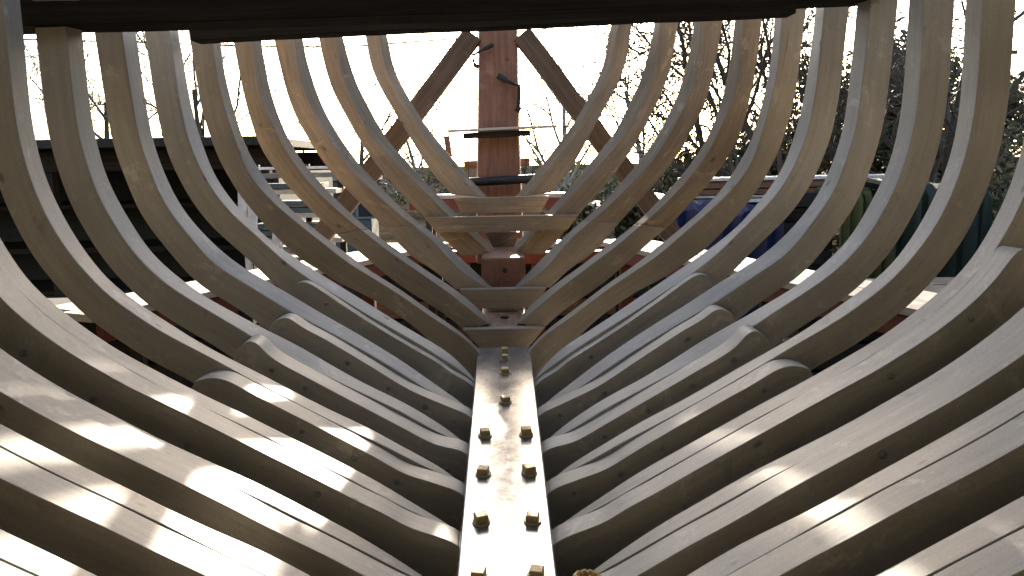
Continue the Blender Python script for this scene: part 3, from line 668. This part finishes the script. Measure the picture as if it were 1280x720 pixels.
# red cradle rails seen between the feet of the stern ribs
for i, (x0, x1, y, Y, lb) in enumerate(((440, 598, 323, 7.6, 'red cradle beam low behind the left feet of the stern ribs'), (655, 800, 322, 7.6, 'red cradle beam low behind the right feet of the stern ribs'))):
    a = MB(); a.bar(at(x0, y, Y), at(x1, y-3, Y), 0.16, 0.11, seg=4)
    for t in (0.12, 0.88):
        q = at(x0, y, Y).lerp(at(x1, y-3, Y), t); a.bar((q.x, q.y, 0), (q.x, q.y, q.z-0.056), 0.12, 0.12, up=(0, 1, 0))
    tag(a.build('cradle_timber', M['red'], None, 0.004), lb, 'beam', 'red cradle beams at the stern')
# keel blocks under the hull
kb = empty('keel_block_pile', (X0, 3.0, 0)); tag(kb, 'dark timber keel under the plate standing on stacked blocks', 'keel')
a = MB(); p, q = keel(0, 0.4, -0.42), keel(0, 6.5, -0.42); a.bar(p, q, 0.24, 0.30); a.build('keel_timber', M['beam'], kb, 0.01)
for Y in (0.8, 2.2, 3.6, 5.0, 6.3):
    zt = keel(0, Y, -0.59).z; n = 4
    for i in range(n):
        a = MB(); h = zt/n; w = 0.9-0.05*i
        if i % 2: a.bar((X0-w/2, Y, h*(i+0.5)), (X0+w/2, Y, h*(i+0.5)), 0.30, h*0.98)
        else: a.bar((X0-w/2, Y, h*(i+0.5)), (X0+w/2, Y, h*(i+0.5)), 0.42, h*0.98)
        a.build('block', M['beam'], kb, 0.01)

# unseen boarded screen behind and beside the camera, added to shade the ribs
bs = empty('shade_screen', (0, -7, 0)); tag(bs, 'tall added boarded screen opposite the sternpost, out of view, shading the ribs', 'shed')
a = MB(); a.bar((-16, -6.5, 4.5), (16, -6.5, 4.5), 0.2, 9.0); a.build('wall', M['screenboard'], bs)
a = MB(); a.bar((-7.05, -2.1, 4.9), (7.35, -2.1, 4.9), 8.8, 0.16); a.build('roof', M['screenboard'], bs)  # unseen canopy, front edge placed to darken the rib fronts
for x in (-7.2, 7.5):
    a = MB(); a.bar((x, -6.3, 4.75), (x, 10.6, 4.75), 0.15, 9.5); a.build('side_screen', M['screenboard'], bs)  # added to cut side sky off the ribs' inner faces
for x in (-6.9, 7.2):
    a = MB(); a.bar((x, 2.0, 0), (x, 2.0, 4.82), 0.2, 0.2, up=(0, 1, 0)); a.build('screen_post', M['beam'], bs, 0.01)
# ------------------------------------------------------------------ trees
def tree(lb, x, y, h, seed, lean=(0, 0), levels=5, r0=0.16, mat='bark', spread=0.62, kids=(3, 4), leaves=0, first=0.28, minr=0.006, twig=1.0, group='bare trees beyond the yard', nm='bare_tree', ls=(0.03, 0.075)):
    rr = random.Random(seed)
    root = empty(nm, (x, y, 0)); tag(root, lb, 'tree', group)
    trunk, crown = MB(), MB(); tips = []
    def grow(p, d, L, r, lv, mb):
        n = 5 if lv < 2 else 4 if lv < levels-1 else 3
        pts, rads = [p], [r]; dd = d.copy(); wob = 0.10+0.05*lv
        for i in range(n):
            dd = (dd+Vector((rr.gauss(0, wob), rr.gauss(0, wob), rr.gauss(0, wob)+0.03*lv*0.5))).normalized()
            pts.append(pts[-1]+dd*(L/n)); rads.append(max(minr, r*(1-0.62*(i+1)/n)))
        mb.tube(pts, rads, 8 if lv == 0 else 5 if lv < 3 else 3)
        if lv >= levels-2: tips.extend(pts[1:])
        if lv >= levels-1: return
        k = rr.randint(*kids)+(3 if lv == 0 else 1 if lv == 1 else 0)
        for c in range(k):
            t = rr.uniform(first if lv == 0 else 0.2, 1.0)
            f = t*n; i = min(int(f), n-1); q = pts[i].lerp(pts[i+1], f-i); rq = rads[i]*(1-(f-i))+rads[i+1]*(f-i)
            ax = Vector((rr.gauss(0, 1), rr.gauss(0, 1), rr.gauss(0, 0.5))); ax = (ax-dd*ax.dot(dd)).normalized()
            an = spread*rr.uniform(0.7, 1.35)
            nd = (dd*math.cos(an)+ax*math.sin(an)).normalized()
            grow(q, nd, L*rr.uniform(0.48, 0.72)*(1.15-0.35*t)*(twig if lv >= 2 else 1), max(minr, rq*0.62), lv+1, crown)
    grow(Vector((x, y, -0.05)), Vector((lean[0], lean[1], 1)).normalized(), h*0.62, r0, 0, trunk)
    trunk.build('trunk', M[mat], root, 0, True)
    c = crown.build('crown', M[mat], root)
    if leaves:
        lf = MB()
        for _ in range(leaves):
            q = tips[rr.randrange(len(tips))]+Vector((rr.gauss(0, 0.16), rr.gauss(0, 0.16), rr.gauss(0, 0.16)))
            if q.z < 0.05: continue
            ax = Vector((rr.gauss(0, 1), rr.gauss(0, 1), rr.gauss(0, 1))).normalized(); bx = ax.orthogonal().normalized(); s = rr.uniform(*ls)
            b = len(lf.v); lf.v += [tuple(q-ax*s), tuple(q+bx*s*0.55), tuple(q+ax*s), tuple(q-bx*s*0.55)]
            lf.f.append((b, b+1, b+2, b+3)); lf.uv.append(((0, 0), (1, 0), (1, 1), (0, 1)))
        me = bpy.data.meshes.new('foliage'); me.from_pydata(lf.v, [], lf.f); me.shade_flat(); link('foliage', me, M['leaf'], root)
def px(p, Y): return at(p, 205, Y).x
tree('large dark bare tree with dense twigs behind the third and fourth right ribs', px(905, 15), 15, 8.5, 11, levels=6, kids=(3, 5), r0=0.09, minr=0.006)
tree('dark bare tree with heavy crossing boughs behind the sixth and seventh right ribs', px(1015, 13), 13, 8.5, 12, levels=6, kids=(4, 5), r0=0.10, minr=0.007, lean=(-0.05, 0))
tree('dark ivy-clad tree behind the seventh right rib', px(1085, 13.5), 13.5, 7.0, 13, levels=5, kids=(4, 5), r0=0.12, leaves=700, first=0.1)
tree('dark ivy-clad tree at the far right of the yard', px(1190, 12.5), 12.5, 8.0, 14, levels=5, kids=(4, 5), r0=0.13, leaves=700, first=0.08)
tree('slim bare tree just right of the right brace, thin pale twigs', px(800, 24), 24, 8.0, 15, levels=5, mat='bloombark', r0=0.12, minr=0.008)
tree('slim pale bare tree seen between the sternpost and the right brace', px(712, 30), 30, 8.0, 16, levels=5, mat='bloombark', r0=0.16, minr=0.008)
tree('slim pale bare tree seen left of the sternpost under the left brace', px(541, 26), 26, 6.6, 17, levels=5, mat='bloombark', r0=0.10, minr=0.008)
tree('bare tree with fine twigs behind the second and third left ribs', px(442, 24), 24, 7.6, 18, levels=5, r0=0.11, minr=0.008)
tree('bare tree with fine twigs behind the fifth left rib and shed roof', px(285, 21), 21, 8.0, 19, levels=5, r0=0.12, minr=0.008)
tree('bare tree with fine twigs behind the sixth left rib above the shed', px(236, 22), 22, 8.2, 20, levels=5, r0=0.12, minr=0.008)
tree('bare tree with dense twigs above the shed at the far left', px(118, 20), 20, 7.4, 21, levels=6, r0=0.13, minr=0.007)
G_BU = 'bushes behind the right ribs'
for i, (p, Y, h, lb, lv) in enumerate(((850, 19, 3.4, 'brownish leafy bush behind the second and third right ribs', 2600), (930, 17, 4.1, 'dark leafy bush behind the fourth right rib', 3000), (1010, 17, 5.8, 'dark leafy bush behind the sixth right rib', 4000), (1120, 17.5, 6.0, 'dark leafy bush behind the eighth right rib', 4000), (745, 26, 2.9, 'pale brown bush right of the sternpost in the distance', 2000))):
    tree(lb, px(p, Y), Y, h, 40+i, levels=4, kids=(5, 7), r0=0.06, leaves=lv*4, first=0.02, spread=0.8, ls=(0.05, 0.11), group=G_BU, nm='leafy_bush')
# far hedge closing the yard
rr = random.Random(77); lf = MB(); 
for i in range(9000):
    x = rr.uniform(-45, 45); hgt = 2.55+0.35*math.sin(x*0.6)+0.3*math.sin(x*1.7+1); q = Vector((x, 48+rr.gauss(0, 0.7), hgt*rr.random()**0.6))
    ax = Vector((rr.gauss(0, 1), rr.gauss(0, 1), rr.gauss(0, 1))).normalized(); bx = ax.orthogonal().normalized(); s_ = rr.uniform(0.12, 0.28)
    b_ = len(lf.v); lf.v += [tuple(q-ax*s_), tuple(q+bx*s_*0.6), tuple(q+ax*s_), tuple(q-bx*s_*0.6)]; lf.f.append((b_, b_+1, b_+2, b_+3))
me = bpy.data.meshes.new('hedge'); me.from_pydata(lf.v, [], lf.f); me.shade_flat()
tag(link('hedge', me, M['leaf']), 'long low dark hedge far behind the yard', 'hedge')
# ------------------------------------------------------------------ light
SUN_AZ, SUN_EL = math.radians(5.8), math.radians(18.7)
w = bpy.data.worlds.new('World'); scene.world = w; w.use_nodes = True
nt = w.node_tree; bg = nt.nodes['Background']
sky = nt.nodes.new('ShaderNodeTexSky'); sky.sky_type = 'NISHITA'; sky.sun_disc = False
sky.sun_elevation = SUN_EL; sky.sun_rotation = SUN_AZ
sky.air_density = 0.8; sky.dust_density = 2.2; sky.ozone_density = 0.6
nt.links.new(mix(nt, 1.0, sky.outputs[0], (1.0, 0.965, 0.91), 'MULTIPLY'), bg.inputs[0]); bg.inputs[1].default_value = 0.15
sl = bpy.data.lights.new('sun', 'SUN'); so = bpy.data.objects.new('sun', sl); col.objects.link(so)
sl.energy = 4.0; sl.angle = math.radians(1.0); sl.color = (1.0, 0.88, 0.72)
sd = Vector((math.sin(SUN_AZ)*math.cos(SUN_EL), math.cos(SUN_AZ)*math.cos(SUN_EL), math.sin(SUN_EL)))
so.rotation_euler = sd.to_track_quat('Z', 'Y').to_euler(); so.location = sd*50
a = MB(); a.v = [(-1500, -1500, 0), (1500, -1500, 0), (1500, 1500, 0), (-1500, 1500, 0)]; a.f = [(0, 1, 2, 3)]; a.uv = [((0, 0), (1, 0), (1, 1), (0, 1))]
g = a.build('ground', M['ground']); tag(g, 'dark muddy yard under the hull', 'ground', kind='structure')
scene.view_settings.view_transform = 'Standard'; scene.view_settings.look = 'None'
scene.view_settings.exposure = 2.45; scene.view_settings.gamma = 1.0
scene.cycles.max_bounces = 6
